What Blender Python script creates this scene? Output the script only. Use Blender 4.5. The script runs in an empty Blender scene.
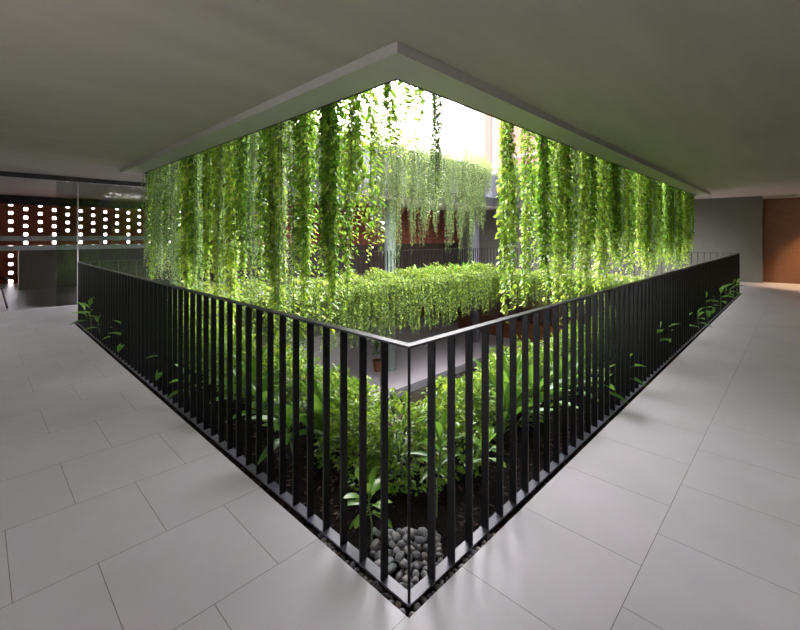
import bpy, math, random
import numpy as np
from mathutils import Vector, Matrix

C = bpy.context.scene.collection
S = bpy.context.scene
rnd = random.Random(7)
PI = math.pi

# ------------------------------------------------------------------ camera
EYE = 1.57
CAM = (-1.3123, -1.2197)
AZ = math.radians(44.155)
cd = bpy.data.cameras.new('camera')
cd.sensor_width = 36.0
cd.lens = 413.0 / 800.0 * 36.0
cd.shift_y = -79.0 / 800.0
cd.clip_end = 300
cam = bpy.data.objects.new('camera', cd)
cam.location = (CAM[0], CAM[1], EYE)
cam.rotation_euler = (PI / 2, 0, AZ - PI / 2)
C.objects.link(cam)
S.camera = cam

# ------------------------------------------------------------------ daylight
w = bpy.data.worlds.new('overcast_sky')
S.world = w
w.use_nodes = True
nt = w.node_tree
bg = nt.nodes['Background']
bg.inputs['Color'].default_value = (0.99, 0.955, 1.0, 1)
bg.inputs['Strength'].default_value = 1.0
S.view_settings.view_transform = 'Standard'
S.view_settings.look = 'None'
S.view_settings.gamma = 1
S.view_settings.use_curve_mapping = False
S.view_settings.exposure = 4.35
S.cycles.diffuse_bounces = 6
S.cycles.max_bounces = 12
S.cycles.caustics_reflective = False
S.cycles.caustics_refractive = False

# ------------------------------------------------------------------ helpers
def bsdf(m): return m.node_tree.nodes['Principled BSDF']

def mat(name, col, rough=0.6, metal=0.0, spec=0.5, noise=None, bump=None):
    m = bpy.data.materials.new(name); m.use_nodes = True
    b = bsdf(m); n = m.node_tree.nodes; l = m.node_tree.links
    b.inputs['Base Color'].default_value = (*col, 1)
    b.inputs['Roughness'].default_value = rough
    b.inputs['Metallic'].default_value = metal
    b.inputs['Specular IOR Level'].default_value = spec
    if noise or bump:
        tc = n.new('ShaderNodeTexCoord')
    if noise:
        sc, amt, stretch = noise
        mp = n.new('ShaderNodeMapping'); mp.inputs['Scale'].default_value = stretch
        nz = n.new('ShaderNodeTexNoise'); nz.inputs['Scale'].default_value = sc
        nz.inputs['Detail'].default_value = 6
        rp = n.new('ShaderNodeValToRGB')
        rp.color_ramp.elements[0].position = .3; rp.color_ramp.elements[1].position = .7
        rp.color_ramp.elements[0].color = (*[c * (1 - amt) for c in col], 1)
        rp.color_ramp.elements[1].color = (*[min(1, c * (1 + amt)) for c in col], 1)
        l.new(tc.outputs['Object'], mp.inputs[0]); l.new(mp.outputs[0], nz.inputs['Vector'])
        l.new(nz.outputs[0], rp.inputs[0]); l.new(rp.outputs[0], b.inputs['Base Color'])
    if bump:
        sc, st = bump
        nb = n.new('ShaderNodeTexNoise'); nb.inputs['Scale'].default_value = sc; nb.inputs['Detail'].default_value = 5
        bp = n.new('ShaderNodeBump'); bp.inputs['Strength'].default_value = st; bp.inputs['Distance'].default_value = .02
        l.new(tc.outputs['Object'], nb.inputs['Vector']); l.new(nb.outputs[0], bp.inputs['Height'])
        l.new(bp.outputs[0], b.inputs['Normal'])
    return m

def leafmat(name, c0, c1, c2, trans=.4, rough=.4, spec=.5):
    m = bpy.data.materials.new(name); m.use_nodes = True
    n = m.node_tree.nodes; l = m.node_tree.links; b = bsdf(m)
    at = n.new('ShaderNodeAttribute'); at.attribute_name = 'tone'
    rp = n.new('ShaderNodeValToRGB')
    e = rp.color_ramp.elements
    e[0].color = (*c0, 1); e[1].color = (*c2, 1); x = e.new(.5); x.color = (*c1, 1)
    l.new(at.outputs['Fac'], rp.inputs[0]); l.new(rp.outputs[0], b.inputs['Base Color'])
    b.inputs['Roughness'].default_value = rough
    b.inputs['Specular IOR Level'].default_value = spec
    tr = n.new('ShaderNodeBsdfTranslucent')
    hs = n.new('ShaderNodeHueSaturation'); hs.inputs['Hue'].default_value = .485; hs.inputs['Value'].default_value = 1.5
    l.new(rp.outputs[0], hs.inputs['Color']); l.new(hs.outputs[0], tr.inputs[0])
    mx = n.new('ShaderNodeMixShader'); mx.inputs[0].default_value = trans
    l.new(b.outputs[0], mx.inputs[1]); l.new(tr.outputs[0], mx.inputs[2])
    l.new(mx.outputs[0], n['Material Output'].inputs[0])
    return m

class MB:
    def __init__(s): s.v = []; s.f = []
    def box(s, x0, x1, y0, y1, z0, z1):
        n = len(s.v)
        s.v += [(x0,y0,z0),(x1,y0,z0),(x1,y1,z0),(x0,y1,z0),(x0,y0,z1),(x1,y0,z1),(x1,y1,z1),(x0,y1,z1)]
        s.f += [tuple(n + i for i in q) for q in ((0,3,2,1),(4,5,6,7),(0,1,5,4),(1,2,6,5),(2,3,7,6),(3,0,4,7))]
        return s
    def tube(s, pts, r, k=5, r1=None):
        pts = [Vector(p) for p in pts]; n0 = len(s.v); m = len(pts)
        for i, p in enumerate(pts):
            t = (pts[min(i+1, m-1)] - pts[max(i-1, 0)]).normalized()
            a = t.cross(Vector((0, 0, 1)))
            if a.length < .05: a = t.cross(Vector((1, 0, 0)))
            a.normalize(); b_ = t.cross(a)
            rr = r if r1 is None else r + (r1 - r) * i / (m - 1)
            for j in range(k):
                q = p + (a * math.cos(2*PI*j/k) + b_ * math.sin(2*PI*j/k)) * rr
                s.v.append(tuple(q))
        for i in range(m - 1):
            for j in range(k):
                a0 = n0 + i*k + j; a1 = n0 + i*k + (j+1) % k
                s.f.append((a0, a1, a1 + k, a0 + k))
        s.f.append(tuple(n0 + j for j in range(k))[::-1]); s.f.append(tuple(n0 + (m-1)*k + j for j in range(k)))
        return s
    def lathe(s, prof, k=20, cx=0, cy=0):
        n0 = len(s.v)
        for r, z in prof:
            for j in range(k):
                s.v.append((cx + r*math.cos(2*PI*j/k), cy + r*math.sin(2*PI*j/k), z))
        for i in range(len(prof) - 1):
            for j in range(k):
                a0 = n0 + i*k + j; a1 = n0 + i*k + (j+1) % k
                s.f.append((a0, a1, a1 + k, a0 + k))
        s.f.append(tuple(n0 + j for j in range(k))[::-1]); s.f.append(tuple(n0 + (len(prof)-1)*k + j for j in range(k)))
        return s
    def mesh(s, name, m, smooth=False):
        me = bpy.data.meshes.new(name); me.from_pydata(s.v, [], s.f); me.materials.append(m)
        if smooth:
            me.polygons.foreach_set('use_smooth', [True]*len(me.polygons))
        me.update(); return me
    def build(s, name, m, parent=None, smooth=False, bevel=0):
        o = bpy.data.objects.new(name, s.mesh(name, m, smooth)); C.objects.link(o)
        if parent: o.parent = parent
        if bevel:
            bv = o.modifiers.new('bevel', 'BEVEL'); bv.width = bevel; bv.segments = 2; bv.limit_method = 'ANGLE'
        return o

def empty(name, loc=(0,0,0), rz=0):
    o = bpy.data.objects.new(name, None); C.objects.link(o); o.location = loc; o.rotation_euler = (0,0,rz)
    o.empty_display_size = .1
    return o
def tag(o, label=None, cat=None, group=None, kind=None):
    if label: o['label'] = label
    if cat: o['category'] = cat
    if group: o['group'] = group
    if kind: o['kind'] = kind
    return o
def struct(o): o['kind'] = 'structure'; return o
def link_mesh(name, me, parent=None):
    o = bpy.data.objects.new(name, me); C.objects.link(o)
    if parent: o.parent = parent
    return o
def copy_tree(o, parent=None):
    c = o.copy(); C.objects.link(c)
    if parent: c.parent = parent
    for ch in list(o.children): copy_tree(ch, c)
    return c
ONES = ['','first','second','third','fourth','fifth','sixth','seventh','eighth','ninth','tenth','eleventh','twelfth','thirteenth','fourteenth','fifteenth','sixteenth','seventeenth','eighteenth','nineteenth']
TENS = {20:('twentieth','twenty'),30:('thirtieth','thirty'),40:('fortieth','forty'),50:('fiftieth','fifty'),60:('sixtieth','sixty')}
def nth(i):
    if i < 20: return ONES[i]
    t = i // 10 * 10
    return TENS[t][0] if i == t else TENS[t][1] + '-' + ONES[i - t]

# leaf templates: (along, side, up)
def template(seg, shape, curve, fold):
    v = []; f = []
    for i in range(seg + 1):
        t = i / seg
        wd = max(shape(t), 0.0)
        z = -curve * t * t
        v += [(t, -.5*wd, z + fold*wd), (t, 0, z), (t, .5*wd, z + fold*wd)]
        if i:
            a = 3*(i-1)
            f += [(a, a+1, a+4, a+3), (a+1, a+2, a+5, a+4)]
    return np.array(v), np.array(f)
OVATE = template(3, lambda t: (0.18, .95, .8, .04)[round(t*3)], .18, .16)
SMALL = template(2, lambda t: (0.2, 1.0, .05)[round(t*2)], .1, .2)
LANCE = template(8, lambda t: math.sin(PI * min(1, t*.93+.05)) ** .75, .35, .1)
LANCE_UP = template(8, lambda t: math.sin(PI * min(1, t*.93+.05)) ** .7, .12, .12)
SPAT = template(7, lambda t: .12 + .95*math.sin(PI*min(1,max(0,(t-.1)))**1.2)**.9 * (1 if t < .97 else .35), .22, .08)

def leaves_mesh(name, tmpl, pos, axis, up, L, W, tone, m, smooth=False):
    tv, tf = tmpl
    pos = np.asarray(pos, float); axis = np.asarray(axis, float); up = np.asarray(up, float)
    N = len(pos)
    axis /= np.linalg.norm(axis, axis=1)[:, None] + 1e-9
    side = np.cross(up, axis); side /= np.linalg.norm(side, axis=1)[:, None] + 1e-9
    nn = np.cross(axis, side)
    L = np.asarray(L, float)[:, None, None]; W = np.asarray(W, float)[:, None, None]
    V = pos[:, None, :] + tv[None, :, 0:1]*L*axis[:, None, :] + tv[None, :, 1:2]*W*side[:, None, :] + tv[None, :, 2:3]*L*nn[:, None, :]
    nv = tv.shape[0]
    F = (tf[None] + (np.arange(N)*nv)[:, None, None]).reshape(-1, 4)
    me = bpy.data.meshes.new(name)
    me.vertices.add(N*nv); me.vertices.foreach_set('co', V.reshape(-1).astype(np.float32))
    me.loops.add(F.size); me.loops.foreach_set('vertex_index', F.reshape(-1).astype(np.int32))
    me.polygons.add(len(F)); me.polygons.foreach_set('loop_start', np.arange(0, F.size, 4, dtype=np.int32))
    try: me.polygons.foreach_set('loop_total', np.full(len(F), 4, np.int32))
    except Exception: pass
    at = me.attributes.new('tone', 'FLOAT', 'POINT')
    at.data.foreach_set('value', np.repeat(np.clip(tone, 0, 1), nv).astype(np.float32))
    me.materials.append(m)
    if smooth: me.polygons.foreach_set('use_smooth', [True]*len(F))
    me.update(calc_edges=True); me.validate()
    return me

# ------------------------------------------------------------------ materials
M = {}
M['plaster'] = mat('ceiling_plaster', (.40,.365,.32), .8, noise=(1.2,.08,(.4,2.5,1)), bump=(6,.05))
M['lip'] = mat('soffit_paint', (.46,.44,.40), .7, noise=(2,.04,(1,1,1)))
M['wall'] = mat('wall_plaster', (.12,.12,.10), .75, noise=(3,.06,(1,1,1)))
M['concrete'] = mat('board_concrete', (.11,.11,.135), .8, noise=(4,.12,(1,1,.4)), bump=(20,.15))
M['dark_concrete'] = mat('dark_concrete', (.05,.05,.06), .8, noise=(3,.15,(1,1,1)))
M['black'] = mat('black_powder_coat', (.006,.006,.007), .38, spec=.3)
M['railtop'] = mat('charcoal_powder_coat', (.02,.02,.024), .42, spec=.35)  # top rail, a slightly paler black than the balusters
M['toe'] = mat('grey_flat_bar', (.075,.075,.10), .4, spec=.5)
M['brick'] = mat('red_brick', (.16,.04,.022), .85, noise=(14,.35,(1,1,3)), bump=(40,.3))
M['timber'] = mat('dark_timber', (.03,.018,.01), .45, noise=(8,.4,(6,6,.4)))
M['wood'] = mat('warm_wood', (.19,.085,.042), .45, noise=(5,.16,(1,.8,9)))
M['greybar'] = mat('grey_painted_steel', (.5,.48,.53), .5)
M['soil'] = mat('dark_soil', (.005,.0033,.003), .95, noise=(35,.7,(1,1,1)), bump=(60,1.0), spec=.1)
M['bark'] = mat('bark_chip', (.035,.018,.010), .9, noise=(30,.4,(1,1,1)))
M['column'] = mat('pale_green_column', (.15,.19,.175), .6, noise=(2,.04,(1,1,1)))
M['lowfloor'] = mat('lilac_grey_screed', (.34,.31,.33), .35, noise=(1,.05,(1,1,1)))
M['terracotta'] = mat('terracotta', (.15,.055,.025), .8, noise=(10,.25,(1,1,1)))
M['lowwall'] = mat('brown_render', (.17,.11,.095), .8, noise=(2,.12,(1,1,1)))
M['white'] = mat('white_paint', (.6,.6,.64), .5)
M['pebble_strip'] = mat('pebble_wash', (.07,.07,.08), .8, noise=(60,.5,(1,1,1)), bump=(80,.8))
M['stem'] = mat('vine_stem', (.05,.055,.02), .7)
M['stemg'] = mat('green_stem', (.10,.16,.04), .6)
M['farbrick'] = mat('orange_brick', (.075,.03,.02), .85, noise=(20,.15,(1,1,4)))
M['farwhite'] = mat('white_render', (.12,.10,.10), .8)
M['pondbed'] = mat('pond_bed', (.05,.05,.03), .9, noise=(12,.7,(1,1,1)))
M['line'] = mat('dark_trim', (.02,.02,.02), .6)

m = mat('glass', (1,1,1), .02)
n = m.node_tree.nodes; l = m.node_tree.links
g = n.new('ShaderNodeBsdfGlossy'); g.inputs['Roughness'].default_value = .03
t = n.new('ShaderNodeBsdfTransparent'); t.inputs[0].default_value = (.8,.84,.82,1)
fr = n.new('ShaderNodeFresnel'); fr.inputs[0].default_value = 1.6
mx = n.new('ShaderNodeMixShader'); l.new(fr.outputs[0], mx.inputs[0]); l.new(t.outputs[0], mx.inputs[1]); l.new(g.outputs[0], mx.inputs[2])
l.new(mx.outputs[0], n['Material Output'].inputs[0]); M['glass'] = m

m = mat('pond_water', (.01,.012,.006), .04, spec=.6)
n = m.node_tree.nodes; l = m.node_tree.links; b = bsdf(m)
nz = n.new('ShaderNodeTexNoise'); nz.inputs['Scale'].default_value = 3; bp = n.new('ShaderNodeBump'); bp.inputs['Strength'].default_value = .08
tc = n.new('ShaderNodeTexCoord'); l.new(tc.outputs['Object'], nz.inputs['Vector']); l.new(nz.outputs[0], bp.inputs['Height']); l.new(bp.outputs[0], b.inputs['Normal'])
nc = n.new('ShaderNodeTexNoise'); nc.inputs['Scale'].default_value = 7; nc.inputs['Detail'].default_value = 8
rp = n.new('ShaderNodeValToRGB'); rp.color_ramp.elements[0].position = .4; rp.color_ramp.elements[1].position = .7
rp.color_ramp.elements[0].color = (.012,.013,.006,1); rp.color_ramp.elements[1].color = (.06,.055,.03,1)
l.new(tc.outputs['Object'], nc.inputs['Vector']); l.new(nc.outputs[0], rp.inputs[0]); l.new(rp.outputs[0], b.inputs['Base Color'])
M['water'] = m

# floor tiles 0.60 x 0.625 in running bond, joints at Y = -0.05 + 0.625 k
m = mat('grey_floor_tile', (.5,.5,.5), .38, spec=.35)
n = m.node_tree.nodes; l = m.node_tree.links; b = bsdf(m)
tc = n.new('ShaderNodeTexCoord'); mp = n.new('ShaderNodeMapping'); mp.inputs['Location'].default_value = (20*.6 + .3, 20*.625 + .05, 0)
bk = n.new('ShaderNodeTexBrick'); bk.offset = .5; bk.offset_frequency = 2; bk.squash = 1
for k, v in (('Scale',1),('Mortar Size',.0016),('Mortar Smooth',.1),('Bias',0),('Brick Width',.6),('Row Height',.625)): bk.inputs[k].default_value = v
bk.inputs['Color1'].default_value = (.46,.44,.455,1); bk.inputs['Color2'].default_value = (.485,.46,.48,1); bk.inputs['Mortar'].default_value = (.13,.11,.08,1)
nz = n.new('ShaderNodeTexNoise'); nz.inputs['Scale'].default_value = 2.2; nz.inputs['Detail'].default_value = 8
mm = n.new('ShaderNodeMixRGB'); mm.blend_type = 'MULTIPLY'; mm.inputs[0].default_value = 1
rp = n.new('ShaderNodeValToRGB'); rp.color_ramp.elements[0].position=.3; rp.color_ramp.elements[0].color = (.88,.89,.87,1); rp.color_ramp.elements[1].position=.7; rp.color_ramp.elements[1].color = (1,1,1,1)
l.new(tc.outputs['Object'], mp.inputs[0]); l.new(mp.outputs[0], bk.inputs['Vector']); l.new(tc.outputs['Object'], nz.inputs['Vector'])
l.new(nz.outputs[0], rp.inputs[0]); l.new(bk.outputs['Color'], mm.inputs[1]); l.new(rp.outputs[0], mm.inputs[2]); l.new(mm.outputs[0], b.inputs['Base Color'])
l.new(bk.outputs['Fac'], b.inputs['Metallic']) if False else None
M['tile'] = m

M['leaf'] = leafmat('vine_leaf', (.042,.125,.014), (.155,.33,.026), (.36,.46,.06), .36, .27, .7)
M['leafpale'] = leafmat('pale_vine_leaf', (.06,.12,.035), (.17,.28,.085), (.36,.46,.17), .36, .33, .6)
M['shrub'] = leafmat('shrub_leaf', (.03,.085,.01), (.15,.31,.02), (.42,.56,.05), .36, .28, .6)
M['roofleaf'] = leafmat('roof_planting_leaf', (.025,.06,.016), (.09,.15,.045), (.24,.29,.09), .3, .4)
M['hedgeleaf'] = leafmat('creeper_leaf', (.012,.035,.006), (.075,.145,.014), (.24,.31,.03), .35, .45)
M['broad'] = leafmat('broad_leaf', (.03,.10,.018), (.08,.21,.025), (.17,.35,.04), .35, .28, .6)

# ------------------------------------------------------------------ structure
def ring(name, outer, inner, z0, z1, m):
    """a slab with a rectangular hole, as one closed mesh"""
    ox0,ox1,oy0,oy1 = outer; ix0,ix1,iy0,iy1 = inner
    v = []; f = []
    for z in (z0, z1):
        v += [(ox0,oy0,z),(ox1,oy0,z),(ox1,oy1,z),(ox0,oy1,z),(ix0,iy0,z),(ix1,iy0,z),(ix1,iy1,z),(ix0,iy1,z)]
    for k in range(4):
        a, b_ = k, (k+1) % 4
        f.append((8+a, 8+b_, 12+b_, 12+a)); f.append((a, 4+a, 4+b_, b_))
        f.append((a, b_, 8+b_, 8+a)); f.append((4+a, 12+a, 12+b_, 4+b_))
    mb = MB(); mb.v = v; mb.f = f
    return mb.build(name, m)

RX, RY = 13.3, 8.2                       # railing rectangle
HX0, HX1, HY0, HY1 = -.07, RX+.07, -.065, RY+.07
SX0, SX1, SY0, SY1 = 1.04, 12.55, 1.04, 7.2   # courtyard edge of the planter slab
CX0, CX1, CY0, CY1 = 1.04, 14.15, 1.10, 8.22  # roof opening
struct(ring('floor', (-4,18,-4,18), (HX0,HX1,HY0,HY1), -.35, 0, M['tile']))
struct(ring('ceiling', (-4,18,-4,18), (CX0-.33,CX1+.33,CY0-.33,CY1+.33), 2.91, 3.2, M['plaster']))
struct(ring('trim_1', (CX0-.33,CX1+.33,CY0-.33,CY1+.33), (CX0,CX1,CY0,CY1), 2.83, 3.2, M['lip']))
struct(ring('trim_2', (CX0,CX1,CY0,CY1), (CX0+.012,CX1-.012,CY0+.012,CY1-.012), 2.822, 3.2, M['line']))
# planter slab round the courtyard: tray and kerb
struct(ring('trim_3', (HX0-.4,HX1+.4,HY0-.4,HY1+.4), (SX0,SX1,SY0,SY1), -.62, -.36, M['dark_concrete']))
struct(ring('trim_4', (SX0-.1,SX1+.1,SY0-.1,SY1+.1), (SX0,SX1,SY0,SY1), -.355, -.02, M['dark_concrete']))
soil = ring('soil_bed', (HX0+.002,HX1-.002,HY0+.002,HY1-.002), (SX0-.102,SX1+.102,SY0-.102,SY1+.102), -.35, -.03, M['soil'])
tag(soil, 'dark planting soil bed running round the courtyard inside the railings', 'soil', kind='stuff')
# roof planters on the two far sides
mb = MB().box(CX0-2.2, CX1+.02, CY1-.0, CY1+.14, 3.205, 4.25).box(CX0-2.2, CX1+.02, CY1+.14, CY1+.9, 3.205, 4.1)
struct(mb.build('wall_roof_north', M['concrete']))
mb = MB().box(CX1+.02, CX1+.14, -2.2, CY1+.9, 3.205, 4.25).box(CX1+.14, CX1+.9, -2.2, CY1+.9, 3.205, 4.1)
struct(mb.build('wall_roof_east', M['concrete']))

# enclosing walls
struct(MB().box(-4.2,-4,-4.2,18,0,.2).box(-4.2,-4,-4.2,18,1.5,2.91).box(-4.2,-4,1.9,18,.2,1.5).box(-4.2,-4,-4.2,1.0,.2,1.5).build('wall_west', M['wall']))  # unseen opening added in this wall to brighten ceiling and floor
struct(MB().box(-4,18,-4.2,-4,0,.2).box(-4,18,-4.2,-4,1.5,2.91).box(-4,-2.2,-4.2,-4,.2,1.5).box(-1.3,18,-4.2,-4,.2,1.5).build('wall_south', M['wall']))  # second added opening, out of view, for the same fill daylight
struct(MB().box(17,17.25,-.3,12.8,0,2.91).build('wall_east', M['wall']))
struct(MB().box(17.0,17.02,-.3,12,0,.012).build('baseboard_east', M['greybar']))
struct(MB().box(17.45,17.6,-4,-.05,0.0,2.91).build('door_1', M['wood']))
struct(MB().box(17.25,17.45,-.30,-.18,0,2.91).build('trim_5', M['timber']))
struct(MB().box(17.0,17.45,-4,-.3,2.83,2.91).build('trim_6', M['plaster']))
# warm downlight in the recess in front of the timber door
dl = empty('recessed_downlight', (16.7,-1.7,2.91))
tag(dl, 'small round recessed downlight above the warm timber door', 'ceiling light')
MB().lathe([(.055,-.012),(.055,0)],16).build('lamp_rim', M['greybar'], dl)
ml = bpy.data.materials.new('lamp_glow'); ml.use_nodes = True
bsdf(ml).inputs['Emission Color'].default_value = (1,.72,.45,1); bsdf(ml).inputs['Emission Strength'].default_value = 6
MB().lathe([(.038,-.016),(.038,-.0121)],16).build('lamp_glass', ml, dl)
sp = bpy.data.lights.new('downlight', 'SPOT'); sp.energy = 34; sp.color = (1,.66,.38); sp.spot_size = math.radians(75); sp.spot_blend = .7; sp.shadow_soft_size = .04
so = bpy.data.objects.new('downlight', sp); C.objects.link(so); so.parent = dl; so.location = (0,0,-.04)

# brick screens with staggered openings
def brick_screen(name, x0, x1, y, z0, z1, xp, holes=True):
    mb = MB(); ch = .1415; th = .11
    nrow = int((z1 - z0) / ch)
    for k in range(nrow + 1):
        za = z0 + k*ch; zb = min(z1, za + ch)
        if zb - za < .02: continue
        # each course: two slim brick layers with a recessed joint
        jt = .022
        off = xp + (.37 if k % 2 else 0)
        xs = []
        i0 = math.floor((x0 - off) / .74)
        h = off + i0*.74
        cur = x0
        done = False
        while h < x1 + .8:
            a, b_ = h - .053, h + .053
            if a > cur: xs.append((cur, min(a, x1)))
            cur = max(cur, b_); h += .74
            if cur >= x1: break
        if not holes: xs = [(x0, x1)]
        for a, b_ in xs:
            if b_ - a < .01: continue
            mb.box(a, b_, y, y+th, za + jt, zb - jt)
        mb.box(x0, x1, y+.012, y+th-.012, zb - jt, min(zb + jt, z1))
        mb.box(x0, x1, y+.012, y+th-.012, za, za + jt) if k == 0 else None
    return mb.build(name, M['brick'])
M['brick_lightened'] = mat('lightened_red_brick', (.42,.12,.07), .85, noise=(14,.35,(1,1,3)), bump=(40,.3))  # red brick copy, colour lightened to offset the dim interior
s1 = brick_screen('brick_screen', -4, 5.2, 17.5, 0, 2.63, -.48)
s1.data.materials[0] = M['brick_lightened']
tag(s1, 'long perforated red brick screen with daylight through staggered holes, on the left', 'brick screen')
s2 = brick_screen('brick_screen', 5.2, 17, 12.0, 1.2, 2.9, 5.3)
tag(s2, 'dark perforated red brick screen behind the pale column across the courtyard', 'brick screen')
struct(MB().box(5.21, 16.99, 12.0, 12.11, 0, 1.2).build('wall_north', M['timber']))
struct(MB().box(5.21, 16.99, 12.6, 12.7, 0, 2.91).build('wall_north_lightblock', M['lowwall']))  # added backing that keeps bright sky out of the screen's holes
struct(MB().box(5.1, 5.2, 12.0, 17.5, 0, 2.91).build('wall_return', M['lowwall']))
struct(MB().box(-4, 5.1, 17.45, 17.62, 2.63, 2.91).build('trim_7', M['dark_concrete']))
# header, glazing line and threshold on the left
struct(MB().box(-4, 5.1, 10.6, 10.72, 2.80, 2.91).build('trim_8', M['dark_concrete']))
struct(MB().box(-4, 5.1, 10.57, 10.6, 2.79, 2.80).build('trim_9', M['greybar']))
struct(MB().box(-4, 13, 10.56, 10.62, 0, .008).build('trim_10', M['greybar']))
struct(MB().box(-4, 13, 10.62, 17.4, .0005, .004).build('floor_inner', mat('dark_timber_floor', (.16,.15,.15), .4, noise=(2,.2,(1,8,1)))))
w1 = struct(MB().box(.34, 2.7, 10.63, 10.645, .01, 2.79).build('window_1', M['glass']))
w2 = struct(MB().box(-.05, .32, 10.63, 10.645, .01, 2.79).build('window_2', M['glass']))
MB().box(.318, .342, 10.625, 10.655, .01, 2.79).build('window_frame', M['greybar'], w1)
# dark timber low wall with two pale rails
tag(MB().box(-.42, 5.05, 15.0, 15.4, .004, 1.15).build('low_wall', M['timber']), 'dark timber-clad low wall in front of the brick screen', 'low wall')
pr = empty('barrier_rail', (0,15.0,1.15))
tag(pr, 'pair of pale grey horizontal beams crossing in front of the brick screen', 'barrier')
MB().box(-3.98, 5.05, 0, .12, .28, .42).build('beam', M['greybar'], pr)
MB().box(-3.98, 5.05, 0, .12, .002, .14).build('beam', M['greybar'], pr)
for x in (-3.2, 1.5, 4.8): MB().box(x, x+.06, .03, .09, .14, .28).build('bracket', M['greybar'], pr)
MB().box(-3.2, -3.14, .03, .09, -1.146, .002).build('post', M['greybar'], pr)

# lower level
struct(MB().box(-4,18,8.16,18,-3.7,-3.4).build('floor_lower', M['lowfloor']))
struct(MB().box(15.2,18,-6,8.16,-3.7,-3.4).build('floor_lower_east', M['lowfloor']))
struct(MB().box(-4,15.2,7.98,8.16,-3.7,-3.395).build('trim_11', M['pebble_strip']))
struct(MB().box(-4,15.2,-6,7.98,-4.1,-3.9).build('floor_pond', M['pondbed']))
tag(MB().box(-3.99,15.19,-5.99,7.979,-3.89,-3.56).build('pond_water', M['water']), 'dark still pond water on the lower level of the courtyard', 'water', kind='stuff')
struct(MB().box(-4,18,18,18.2,-3.7,-.4).build('wall_lower_north', M['lowwall']))
struct(MB().box(-4.2,-4,-6,18,-4.1,-.4).build('wall_lower_west', M['lowwall']))
struct(MB().box(18,18.2,-6,18,-3.7,-.4).build('wall_lower_east', M['lowwall']))
struct(MB().box(-4,18,-6.2,-6,-4.1,-.4).build('wall_lower_south', M['lowwall']))
tw = MB().box(16.8,17.1,-3,12,-3.4,-2.5).build('low_wall', M['terracotta'])
tag(tw, 'long low terracotta brick wall beyond the pond on the lower level', 'low wall')
for i, (x, y, z0, z1) in enumerate(((9.45,9.75,-3.4,-.36),(15.1,9.8,-3.4,-.36),(9.45,9.75,0,2.91),(15.1,9.8,0,2.91))):
    c_ = MB().lathe([(.21,z0),(.21,z1)], 28, x, y).build('column', M['column'] if i in (0,2) else M['concrete'], smooth=False)
    tag(c_, ('pale round column standing on the lower floor beyond the pond', 'grey round column on the lower floor near the terracotta wall',
             'pale green column behind the far railing in front of the brick screen', 'grey round column near the far corner behind the railing')[i], 'column')
ct = empty('partition', (6.2,10.7,-3.4))
tag(ct, 'white partition on a brown plinth standing on the lower floor beyond the pond', 'partition')
MB().box(0,1.95,.02,.16,.16,1.5).build('panel', M['white'], ct, bevel=.01)
MB().box(-.03,1.98,0,.18,0,.16).build('plinth', M['lowwall'], ct)

# far tower
tb = empty('brick_building', (25,5,3.2))
tag(tb, 'tall orange brick building rising beyond the roof planting', 'building')
MB().box(0,10,0,9.2,-3,13).build('wall', M['farbrick'], tb)
MB().box(-.12,.3,9.2,12.4,-3,12).build('side_wall', M['farwhite'], tb)
MB().box(-.2,-.12,9.9,10.5,.5,12).build('shaft', M['farbrick'], tb)
for k in range(5):
    MB().box(-.15,-.01,.5,9.0,-2+k*2.9,-1.8+k*2.9).build('sill_band', M['farwhite'], tb)

# ------------------------------------------------------------------ railings
def railing(name, length, loc, rz, label, start_post=False, lap=.0):
    r = empty(name, loc, rz)
    tag(r, label, 'railing')
    MB().box(-.02 if start_post else lap, length+.02, -.021, .021, 1.088, 1.098).build('top_rail', M['railtop'], r)
    MB().box(-.025 if start_post else lap + .005, length+.025, -.026, .026, -.012, -.002).build('bottom_rail', M['toe'], r)
    bar = MB().box(-.005,.005,-.02,.02,-.002,1.088).mesh('baluster', M['black'])
    nb = int((length - .02) / .15)
    for i in range(1, nb + 1):
        b = link_mesh('baluster', bar, r); b.location = (i*.15+.005, 0, 0)
    foot = MB().box(-.01,.01,-.015,.015,-.09,-.012).mesh('foot', M['black'])
    for i in range(int(length/1.5)+1):
        b = link_mesh('foot', foot, r); b.location = (.3 + i*1.5 if .3+i*1.5 < length else length-.1, 0, 0)
    if start_post:
        b = MB().box(-.006,.006,-.022,.022,-.002,1.088).build('corner_post', M['black'], r); b.rotation_euler = (0,0,AZ - rz + PI/2)
    else:
        pass
    return r
rl = railing('railing', RY, (0,0,0), PI/2, 'long black metal railing on the left, running away from the near corner', True)
rr = railing('railing', RX, (-.003,0,0), 0, 'long black metal railing on the right, running away from the near corner', False, .0245)
rc = railing('railing', RX-.04, (.02,RY,0), 0, 'black metal railing across the courtyard in front of the pale green column')
rd = railing('railing', RY-.05, (RX,.025,0), PI/2, 'black metal railing at the far right end, in front of the grey wall')

# ------------------------------------------------------------------ stool on the left
st = empty('side_chair', (-1.05,11.15,.004), .5)
tag(st, 'small dark round-seated chair with splayed legs by the left glazing', 'chair')
MB().lathe([(.19,.43),(.205,.44),(.205,.455),(.19,.465)],24).build('seat', M['timber'], st)
for k in range(4):
    a = PI/4 + k*PI/2
    top = .62 if k in (0,3) else .43
    s_ = (.14 - (.0 if top < .5 else .02))
    MB().tube([(.24*math.cos(a),.24*math.sin(a),0),(.15*math.cos(a),.15*math.sin(a),.43)] + ([(.17*math.cos(a)+.05,.17*math.sin(a),.66)] if top > .5 else []), .017, 6).build('leg', M['dark_concrete'], st)
MB().tube([(.17,-.17,.62),(.23,-.08,.64),(.25,0,.645),(.23,.08,.64),(.17,.17,.62)], .022, 6).build('backrest', M['timber'], st)
MB().tube([(-.13,-.13,.25),(.13,.13,.25)], .01, 5).build('stretcher', M['dark_concrete'], st)

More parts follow.
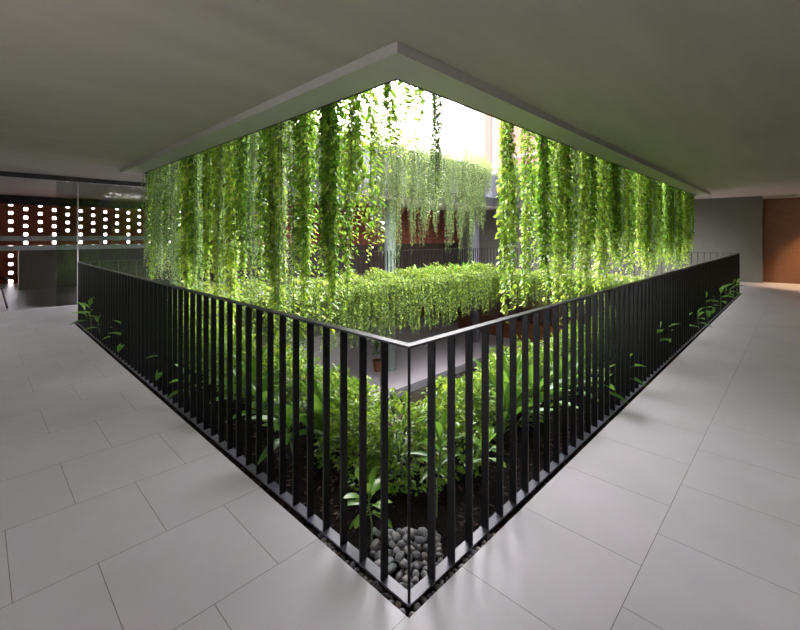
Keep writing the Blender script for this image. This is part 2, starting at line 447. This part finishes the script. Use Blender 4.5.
# ------------------------------------------------------------------ pebbles and bark
def pebble_mesh(k):
    r_ = random.Random(k); import bmesh
    bm = bmesh.new(); bmesh.ops.create_icosphere(bm, subdivisions=3, radius=1)
    sx, sy, sz = 1, r_.uniform(.65,.9), r_.uniform(.5,.7)
    ph = [r_.uniform(0,6) for _ in range(6)]
    for v in bm.verts:
        d = 1 + .09*math.sin(2.1*v.co.x+ph[0]) + .09*math.sin(2.7*v.co.y+ph[1]) + .08*math.sin(2.3*v.co.z+ph[2]) + .05*math.sin(5*v.co.x+3*v.co.y+ph[3])
        v.co = Vector((v.co.x*sx*d, v.co.y*sy*d, v.co.z*sz*d))
    me = bpy.data.meshes.new('pebble'); bm.to_mesh(me); bm.free()
    me.polygons.foreach_set('use_smooth', [True]*len(me.polygons))
    c = [(.24,.24,.255),(.16,.16,.17),(.29,.28,.27),(.27,.20,.17),(.19,.20,.20),(.22,.22,.22)][k % 6]
    me.materials.append(mat('pebble_stone', c, .65, noise=(3,.2,(1,1,1)), bump=(8,.2)))
    return me
pebs = [pebble_mesh(k) for k in range(10)]
tints = ['mid grey','dark grey','pale warm grey','reddish brown','greenish grey','smoke grey']
def pick():
    k = rnd.choice([0,1,2,4,5,6,7,8,0,1,4,3 if rnd.random()<.5 else 0]); return k
placed = []
def lay(u, v, r, z, lab, grp):
    k = pick(); o = link_mesh('pebble', pebs[k]); o.location = (u, v, z); o.scale = (r, r, r)
    o.rotation_euler = (rnd.uniform(-.35,.35), rnd.uniform(-.35,.35), rnd.uniform(0,6.3))
    where = ('left' if v > u else 'right') + ' side'
    if u > 0 and v > 0: where = ('front' if u + v < .33 else 'back') + ' of heap, ' + where
    tag(o, '%s %s %s, %s' % ('small' if r < .02 else 'large', tints[k % 6], lab, where), 'pebble', grp); placed.append((u, v, r))
# inside the corner: a heap thinning out along the diagonal
cnt = 0; tries = 0
while cnt < 105 and tries < 30000:
    tries += 1
    u = rnd.uniform(.045,.46); v = rnd.uniform(.045,.46)
    if u + v > .62 or abs(u - v) > .24 : continue
    r = rnd.uniform(.017,.029)
    if any((u-a)**2 + (v-b_)**2 < (.80*(r+c))**2 for a,b_,c in placed): continue
    lay(u, v, r, -.03 + r*.5, 'pebble inside railing corner', 'grey pebbles inside the corner')
    cnt += 1
first = list(placed)
top = 0; tries = 0
while top < 26 and tries < 5000:
    tries += 1
    u = rnd.uniform(.12,.38); v = rnd.uniform(.12,.38)
    if abs(u-v) > .15 or u+v > .56: continue
    r = rnd.uniform(.019,.029)
    if any((u-a)**2 + (v-b_)**2 < (1.0*(r+c))**2 for a,b_,c in placed[len(first):]): continue
    lay(u, v, r, -.02 + r*1.15, 'pebble inside railing corner', 'grey pebbles inside the corner'); top += 1
placed_out = []
for side in (0, 1):
    tries = 0; c_ = 0
    while c_ < 34 and tries < 8000:
        tries += 1
        a = rnd.uniform(-.05,.62) if rnd.random() < .7 else rnd.uniform(-.05,.35); q = rnd.uniform(-.052,-.03)
        u, v = (a, q) if side else (q, a)
        r = rnd.uniform(.013,.021)
        if any((u-x)**2 + (v-y)**2 < (.85*(r+c))**2 for x,y,c in placed_out): continue
        placed_out.append((u,v,r))
        lay(u, v, r, -.032 + r*.35, 'pebble in the gap before the floor tiles', 'pebbles in the gap outside the railing'); c_ += 1
# bark litter as one uncountable thing
mb = MB()
for k in range(2600):
    side = rnd.random() < .5
    a = abs(rnd.gauss(0, 3.0)) if rnd.random() < .8 else rnd.uniform(0, 12)
    lim = RY if side else RX
    if a > lim or a < .05: continue
    q = rnd.uniform(-.06,.42) if rnd.random() < .6 else rnd.uniform(-.062,-.02)
    u, v = (q, a) if side else (a, q)
    if u < .5 and v < .5 and u > .02 and v > .02: continue
    s_ = rnd.uniform(.004,.012); t_ = rnd.uniform(0, PI); L_ = s_*rnd.uniform(1.5,4)
    ca, sa = math.cos(t_), math.sin(t_); z = -.034 + rnd.uniform(0,.006); tl = rnd.uniform(-.01,.01)
    n0 = len(mb.v)
    for (p, q_) in ((-L_,-s_),(L_,-s_*.7),(L_*.9,s_),(-L_,s_*.8)):
        mb.v.append((u + (p*ca - q_*sa)*.6, v + (p*sa + q_*ca)*.6, z + tl*(p/L_) + .006))
    for (p, q_) in ((-L_,-s_),(L_,-s_*.7),(L_*.9,s_),(-L_,s_*.8)):
        mb.v.append((u + (p*ca - q_*sa)*.6, v + (p*sa + q_*ca)*.6, z + tl*(p/L_) + .002))
    mb.f += [(n0,n0+1,n0+2,n0+3),(n0+7,n0+6,n0+5,n0+4)] + [(n0+i,n0+4+i,n0+4+(i+1)%4,n0+(i+1)%4) for i in range(4)]
tag(mb.build('bark_litter', M['bark']), 'scattered brown bark chips and dead leaves lying on the dark soil', 'bark', kind='stuff')

# ------------------------------------------------------------------ hanging vines
def vine_variant(seed, length, radius, strands, leafL, leafW, step, m, tmpl, tone0=.5, spread=.0, lift=.0, taper=True, droop=.5):
    """local frame: +x points out over the courtyard, origin on the roof edge; strands come over the edge and hang"""
    r_ = np.random.RandomState(seed)
    pos=[];ax=[];up=[];L=[];W=[];T=[]; mb = MB()
    for s_ in range(strands):
        a = r_.uniform(0, 2*PI); rr = radius*math.sqrt(r_.uniform(0,1))
        ox = .05 + abs(rr*math.cos(a))*1.0; oy = rr*math.sin(a)*1.3 + r_.uniform(-spread,spread)
        ln = length*(r_.uniform(.62,1.0) if taper else r_.uniform(.9,1.0))
        pts = [(-.28, oy, .03),(-.08, oy, .05+lift),(ox*.6, oy, .03+lift)]
        z = -.1; ph = r_.uniform(0,6,4); amp = r_.uniform(.01,.035)
        fr_ = r_.uniform(1.2,2.6)
        while z > -ln:
            k = -z
            pts.append((ox + amp*math.sin(fr_*k+ph[0])*1.2, oy + amp*math.sin(fr_*.9*k+ph[1])*1.5, z)); z -= .16
        mb.tube(pts, .0035, 3, .0015)
        P_ = np.array(pts); seg = np.linalg.norm(np.diff(P_,axis=0),axis=1); cum = np.r_[0,np.cumsum(seg)]
        tone_s = tone0 + r_.normal(0,.13)
        s = .02
        while s < cum[-1]:
            p = np.array([np.interp(s, cum, P_[:,k]) for k in range(3)])
            b_ = r_.uniform(0,2*PI)
            h = np.array([math.cos(b_), math.sin(b_), 0])
            d = h + np.array([.25, 0, -droop + r_.normal(0,.35)])
            u_ = np.array([0,0,1.0]) + h*.5 + r_.normal(0,.35,3)
            sc = r_.uniform(.7,1.25)*(1 if s < cum[-1]-.3 else .75)
            pos.append(p); ax.append(d); up.append(u_); L.append(leafL*sc); W.append(leafW*sc*r_.uniform(.85,1.1))
            T.append(tone_s + r_.normal(0,.17) + (.12 if s > cum[-1]-.3 else 0)); s += step*r_.uniform(.6,1.4)
    fm = leaves_mesh('foliage', tmpl, pos, ax, up, L, W, np.array(T), m)
    sm = mb.mesh('stem', M['stem'])
    return fm, sm
VAR = {}
VAR['dense'] = [vine_variant(10+i, 2.62+.12*i, .11+.015*(i%3), 17, .075, .043, .031, M['leaf'], OVATE, .46+.09*i) for i in range(5)]
VAR['medium'] = [vine_variant(30+i, 2.5+.15*i, 0.09, 10, .064, .037, .034, M['leaf'], OVATE, .5+.06*i) for i in range(3)]
VAR['sparse'] = [vine_variant(40+i, 2.0+.3*i, .07, 3, .078, .042, .036, M['leaf'], OVATE, .6) for i in range(3)]
VAR['fine'] = [vine_variant(50+i, 2.7+.1*i, .10, 18, .038, .024, .024, M['leafpale'], SMALL, .4+.08*i) for i in range(3)]
VAR['trail'] = [vine_variant(60+i, 2.6+.4*i, .07, 12, .06, .03, .034, M['roofleaf'], SMALL, .5, .12, .10) for i in range(4)]
VAR['mat'] = [vine_variant(70+i, 1.3+.3*i, .20, 34, .055, .03, .03, M['roofleaf'], SMALL, .55, .2, .16) for i in range(3)]
protos = {}
def hang(kind, k, side, at, z, label, group, sz=1.0, sr=1.0):
    key = (kind, k)
    if key not in protos:
        r = empty('hanging_vine'); fm, sm = VAR[kind][k]
        link_mesh('foliage', fm, r); link_mesh('stem', sm, r); protos[key] = r; o = r
    else: o = copy_tree(protos[key])
    if side == 'A': o.location = (CX0+.012, at, z); rz = 0
    if side == 'B': o.location = (at, CY0+.012, z); rz = PI/2
    if side == 'C': o.location = (at, CY1, z); rz = -PI/2
    if side == 'D': o.location = (CX1+.02, at, z); rz = PI
    o.rotation_euler = (0,0,rz + rnd.uniform(-.12,.12)); o.scale = (sr, sr*rnd.choice((-1,1)) if False else sr, sz)
    tag(o, label, 'vine', group)
    return o
look = {'dense':'thick leafy','medium':'medium-thick','sparse':'thin loose large-leaved','fine':'fine small-leaved pale','trail':'wispy pale','mat':'short matted'}
# left roof edge, from the near corner outward
A = [(1.20,'sparse',0,.62),(1.32,'sparse',1,.7),(1.46,'sparse',2,.8),(1.60,'sparse',0,1.0),(1.70,'sparse',1,.95),(1.80,'medium',0,.9),(2.02,'dense',0,1.0),(2.24,'dense',1,.98)]
y = 2.52; i = 0
kinds = ['medium','dense','fine','dense','dense','medium','fine','dense']
while y < 8.22:
    kd = kinds[i % 8] if y < 6.2 else ['fine','fine','medium','fine'][i % 4]
    A.append((y, kd, rnd.randrange(len(VAR[kd])), rnd.uniform(.92,1.1))); y += rnd.uniform(.17,.25); i += 1
for j, (at, kd, k, sz) in enumerate(A):
    hang(kd, k, 'A', at, 3.2, '%s vine hanging along the left roof edge, %s from the near corner' % (look[kd], nth(j+1)), 'vines hanging along the left roof edge', sz, rnd.uniform(.9,1.15))
B = [(1.38,'sparse',0,.5),(1.68,'fine',0,.62),(3.0,'dense',2,1.0),(3.40,'medium',1,1.0),(3.66,'sparse',2,.9)]
x = 3.9; i = 0
while x < 14.0:
    kd = ['dense','medium','dense','dense','fine','dense','medium','dense','sparse'][i % 9]
    B.append((x, kd, rnd.randrange(len(VAR[kd])), rnd.uniform(.84,1.06))); x += rnd.uniform(.19,.28); i += 1
for j, (at, kd, k, sz) in enumerate(B):
    hang(kd, k, 'B', at, 3.2, '%s vine hanging along the right roof edge, %s from the near corner' % (look[kd], nth(j+1)), 'vines hanging along the right roof edge', sz, rnd.uniform(.9,1.15))
x = 1.4; j = 0
while x < 13.6:
    j += 1
    if 6.6 < x < 7.2: x = 7.25; j -= 1; continue
    kd = 'mat' if j % 3 == 0 else 'sparse' if j % 7 == 0 else 'trail'
    hang(kd, rnd.randrange(len(VAR[kd])), 'C', x, 4.25, look[kd] + ' vine trailing over the far concrete parapet, %s from its left end' % nth(j), 'vines trailing over the far parapet', rnd.uniform(.7,1.0)*(1.18 if x > 7.2 else 1), rnd.uniform(.9,1.2))
    x += rnd.uniform(.20,.30)
y = 1.3; j = 0
while y < 7.9:
    j += 1
    hang('trail' if rnd.random() < .6 else 'mat', rnd.randrange(3), 'D', y, 4.25, 'vine trailing over the right-hand end parapet, %s from its near end' % nth(j), 'vines trailing over the end parapet', rnd.uniform(.85,1.2), rnd.uniform(.9,1.2))
    y += rnd.uniform(.22,.32)

# ------------------------------------------------------------------ shrubs
def shrub_variant(seed, rx, ry, h, n, leafL, leafW, m, tmpl, tone0, hangn=0, hangl=1.0):
    r_ = np.random.RandomState(seed)
    pos=[];ax=[];up=[];L=[];W=[];T=[]; mb = MB()
    for k in range(max(8, n//60)):
        a = r_.uniform(0,2*PI); q = math.sqrt(r_.uniform(0,1))*.8
        e = (rx*q*math.cos(a), ry*q*math.sin(a), h*math.sqrt(max(.05,1-q*q))*r_.uniform(.6,.95))
        mb.tube([(e[0]*.3,e[1]*.3,0),(e[0]*.7,e[1]*.7,e[2]*.5),e], .004, 4, .002)
    for k in range(n):
        d = r_.normal(0,1,3); d[2] = abs(d[2]); d /= np.linalg.norm(d)
        q = r_.uniform(.35,1)**.4 * (1 + .16*math.sin(5*d[0]+seed)+.13*math.sin(6*d[1]+2*seed))
        p = np.array([rx*d[0]*q, ry*d[1]*q, h*d[2]*q])
        pos.append(p); a = d + r_.normal(0,.6,3); a[2] = a[2]*.6+.1
        ax.append(a); up.append(np.array([0,0,1.])+d*.5+r_.normal(0,.4,3))
        sc = r_.uniform(.7,1.3); L.append(leafL*sc); W.append(leafW*sc)
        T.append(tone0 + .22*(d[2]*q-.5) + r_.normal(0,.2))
    for k in range(hangn):    # strands falling off the slab edge, towards +x
        oy = r_.uniform(-ry*1.1, ry*1.1); ox = rx*r_.uniform(.75,1.05)
        ln = hangl*(.35+.65*r_.uniform(0,1)**2.2); pts = [(ox*.5,oy,h*.5),(ox*.85,oy,h*.45),(ox,oy,h*.1)]
        z = -.05; ph = r_.uniform(0,6)
        while z > -ln: pts.append((ox+.03*math.sin(3*z+ph), oy+.04*math.sin(2.5*z+ph*2), z)); z -= .12
        mb.tube(pts, .003, 3, .0015)
        P_ = np.array(pts); cum = np.r_[0,np.cumsum(np.linalg.norm(np.diff(P_,axis=0),axis=1))]
        s = 0.0
        while s < cum[-1]:
            p = np.array([np.interp(s, cum, P_[:,c]) for c in range(3)]); b_ = r_.uniform(0,2*PI)
            hh = np.array([math.cos(b_),math.sin(b_),0]); pos.append(p); ax.append(hh+np.array([.2,0,-.4+r_.normal(0,.3)])); up.append(np.array([0,0,1.])+hh*.4+r_.normal(0,.3,3))
            sc = r_.uniform(.7,1.2); L.append(leafL*sc); W.append(leafW*sc); T.append(tone0-.08+r_.normal(0,.26)); s += .02*r_.uniform(.6,1.4)
    return leaves_mesh('foliage', tmpl, pos, ax, up, L, W, np.array(T), m), mb.mesh('stem', M['stemg'])

def plant(name, var, loc, rz, label, cat, group=None, sc=(1,1,1)):
    r = empty(name, loc, rz); link_mesh('foliage', var[0], r); link_mesh('stem', var[1], r); r.scale = sc
    return tag(r, label, cat, group)
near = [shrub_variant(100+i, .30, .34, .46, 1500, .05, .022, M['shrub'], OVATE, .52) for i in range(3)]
hedge = [shrub_variant(110+i, .55, .75, .50, 2600, .055, .034, M['hedgeleaf'], SMALL, .62, 95, 1.35) for i in range(3)]
roofs = [shrub_variant(120+i, .6, .8, .75, 2200, .075, .035, M['roofleaf'], SMALL, .75) for i in range(2)]
Z = -.031
# near corner and left planter
j = 0
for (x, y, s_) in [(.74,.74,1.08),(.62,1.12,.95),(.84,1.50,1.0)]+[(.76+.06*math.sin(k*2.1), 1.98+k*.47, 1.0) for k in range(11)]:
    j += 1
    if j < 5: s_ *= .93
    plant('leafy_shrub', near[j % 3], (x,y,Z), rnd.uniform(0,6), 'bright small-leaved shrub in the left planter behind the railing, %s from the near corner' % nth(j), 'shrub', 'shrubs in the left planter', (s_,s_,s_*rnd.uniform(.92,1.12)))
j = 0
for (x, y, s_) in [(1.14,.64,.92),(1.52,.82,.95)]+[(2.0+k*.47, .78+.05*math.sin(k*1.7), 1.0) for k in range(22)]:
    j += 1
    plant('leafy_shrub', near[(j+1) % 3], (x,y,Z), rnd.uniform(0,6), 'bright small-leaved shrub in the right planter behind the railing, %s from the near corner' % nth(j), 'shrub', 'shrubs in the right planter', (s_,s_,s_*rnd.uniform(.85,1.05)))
for k in range(9):
    plant('trailing_creeper', hedge[k % 3], (1.9+k*1.27, RY-.62, Z+.05), -PI/2, 'dense creeper spilling over the far slab edge, %s from its left end' % nth(k+1), 'creeper', 'creepers on the far slab edge', (1,1,rnd.uniform(.95,1.12)))
for k in range(5):
    plant('trailing_creeper', hedge[(k+1) % 3], (RX-.55, 1.5+k*1.25, Z+.05), PI, 'dense creeper spilling over the end slab edge, %s from its near end' % nth(k+1), 'creeper', 'creepers on the end slab edge', (1,1,rnd.uniform(.65,.8)))
for k in range(10):
    plant('roof_shrub', roofs[k % 2], (1.0+k*1.42, CY1+.5, 4.1), rnd.uniform(0,6), 'pale fluffy shrub on top of the far concrete parapet, %s from its left end' % nth(k+1), 'shrub', 'shrubs on the far parapet', (1,1,rnd.uniform(1.0,1.7)))
for k in range(4):
    plant('roof_shrub', roofs[k % 2], (CX1+.55, 1.2+k*1.6, 4.1), rnd.uniform(0,6), 'pale fluffy shrub on top of the end parapet, %s from its near end' % nth(k+1), 'shrub', 'shrubs on the end parapet', (1,1,rnd.uniform(.8,1.2)))

for k in range(5):
    plant('roof_shrub', roofs[k % 2], (CX0-.55, 1.3+k*1.6, 3.2), rnd.uniform(0,6), 'roof planting above the left vines, %s from the near corner' % nth(k+1), 'shrub', 'shrubs above the left roof edge')
for k in range(8):
    plant('roof_shrub', roofs[k % 2], (2.2+k*1.55, CY0-.55, 3.2), rnd.uniform(0,6), 'roof planting above the right vines, %s from the near corner' % nth(k+1), 'shrub', 'shrubs above the right roof edge')
# ------------------------------------------------------------------ broad-leaved plants
def broad_variant(seed, n, stem_h, L, W, tmpl, tilt=(20,70), lean=.05, tone=.6, clump=False, stemr=.006):
    """n leaves spiralling round the top of a stem (or from the ground when clump)"""
    r_ = np.random.RandomState(seed); mb = MB()
    pos=[];ax=[];up=[];LL=[];WW=[];T=[]
    ln = r_.uniform(-lean,lean,2)
    mb.tube([(0,0,0),(ln[0]*.2+.01,ln[1]*.3,stem_h*.35),(ln[0]*.7-.005,ln[1]*.7,stem_h*.7),(ln[0],ln[1],stem_h)], stemr, 6, stemr*.7)
    for k in range(n):
        a = k*2.4 + r_.uniform(-.3,.3); q = k/max(1,n-1)
        el = math.radians(tilt[0] + (tilt[1]-tilt[0])*q + r_.uniform(-8,8))
        z = stem_h*(.05 if clump else (.55+.45*q)); f_ = z/max(stem_h,.001)
        p = np.array([ln[0]*f_, ln[1]*f_, z])
        d = np.array([math.cos(a)*math.cos(el), math.sin(a)*math.cos(el), math.sin(el)])
        if True:
            pe = .02 if not clump else stem_h*.6
            e = p + d*pe; mb.tube([tuple(p), tuple(e)], stemr*.4, 4); p = e - d*.004
        pos.append(p); ax.append(d); up.append(np.array([0,0,1.]) if el < 1.3 else np.array([-math.cos(a),-math.sin(a),.2]))
        sc = r_.uniform(.8,1.12); LL.append(L*sc); WW.append(W*sc); T.append(tone + .25*(q-.5) + r_.normal(0,.1))
    return leaves_mesh('foliage', tmpl, pos, ax, up, LL, WW, np.array(T), M['broad'], True), mb.mesh('stem', M['stemg'])
ros = broad_variant(201, 15, .27, .125, .045, SPAT, (-25,72), .02, .9)
tall = broad_variant(202, 11, .46, .17, .045, LANCE, (5,80), .04, .7)
upr = broad_variant(203, 7, .12, .46, .085, LANCE_UP, (52,84), .03, .8, True)
arch = broad_variant(204, 9, .24, .27, .075, LANCE, (8,62), .06, .55)
spray = [broad_variant(205+i, 6, .30+.05*i, .17, .075, LANCE, (0,65), .07, .75) for i in range(3)]
lush = broad_variant(209, 12, .30, .34, .085, LANCE, (25,78), .05, .65, True)

BL = [
 (ros,(.13,.385),.3,'short rosette plant on a red-brown stem beside the pebble heap','potted_rosette'),
 (tall,(.52,.27),1.0,'tall thin-stemmed plant with narrow upright leaves right of the pebble heap','x'),
 (upr,(.55,1.42),.4,'plant with long upright blade leaves in the left planter','x'),
 (arch,(.30,1.95),.2,'broad-leaved plant arching between bars of the left railing at mid length','x'),
 (lush,(.48,2.45),1.3,'lush clump of long leaves in the left planter behind the arching plant','x'),
 (arch,(.30,1.42),3.4,'drooping broad-leaved plant low against the left railing','x'),
 (ros,(.98,.24),1.5,'small rosette plant with pale leaf tips behind the right railing','x'),
 (lush,(1.65,.5),.4,'lush clump of long leaves nearest the corner in the right planter','x'),
 (lush,(2.15,.5),2.4,'lush clump of long leaves in the middle of the right planter','x'),
 (upr,(1.9,.62),1.4,'plant with tall blade leaves between the lush clumps on the right','x'),
 (lush,(2.7,.48),4.1,'lush leaf clump behind the right railing, farther from the corner','x'),
 (spray[1],(2.62,.05),5.2,'broad-leaved plant poking through the right railing halfway along','x'),
]
for v, (x, y), rz, lab, _ in BL:
    plant('broad_leaved_plant', v, (x, y, Z), rz, lab, 'plant')
# sprays pushing out through the railings farther along
def sprays(side, lst, word):
    for i, a in enumerate(lst):
        q = -.02 if a > 6 and i % 3 else (.12 if a < 4 else .04)
        loc = (q, a, Z) if side == 'A' else (a, q, Z)
        s_ = rnd.uniform(.9,1.25)
        plant('broad_leaved_plant', spray[i % 3], loc, rnd.uniform(0,6), 'broad-leaved sprig pushing through the %s railing, %s from the near corner' % (word, nth(i+1)), 'plant', 'sprigs pushing through the %s railing' % word, (s_,s_,s_))
sprays('A', [2.9,3.55,5.0,5.6,6.3,6.9,7.3], 'left')
sprays('B', [3.3,4.4,4.9,6.2,6.9,7.8,8.6,9.5,10.3,11.0,11.8,12.4], 'right')
for i, x in enumerate([8.6,9.3,9.9,10.7,11.3,12.0]):
    plant('broad_leaved_plant', lush, (x, RY-.5, .12), rnd.uniform(0,6), 'leafy clump standing above the far creepers, %s from the pale column' % nth(i+1), 'plant', 'leafy clumps above the far creepers')

# potted plant on the lower floor
pp = empty('potted_plant', (9.0,9.95,-3.4), .6)
tag(pp, 'tall dark-leaved plant in a terracotta pot on the lower floor', 'potted plant')
MB().lathe([(.12,0),(.17,.36),(.19,.38),(.19,.42),(.16,.42),(.15,.38)],20).build('pot', M['terracotta'], pp)
MB().lathe([(.148,.34),(.148,.385)],20).build('soil', M['soil'], pp)
fm, sm = broad_variant(230, 22, .5, .22, .09, LANCE, (-5,75), .05, .3)
f_ = link_mesh('foliage', fm, pp); f_.location = (0,0,.38); g_ = link_mesh('stem', sm, pp); g_.location = (0,0,.38)
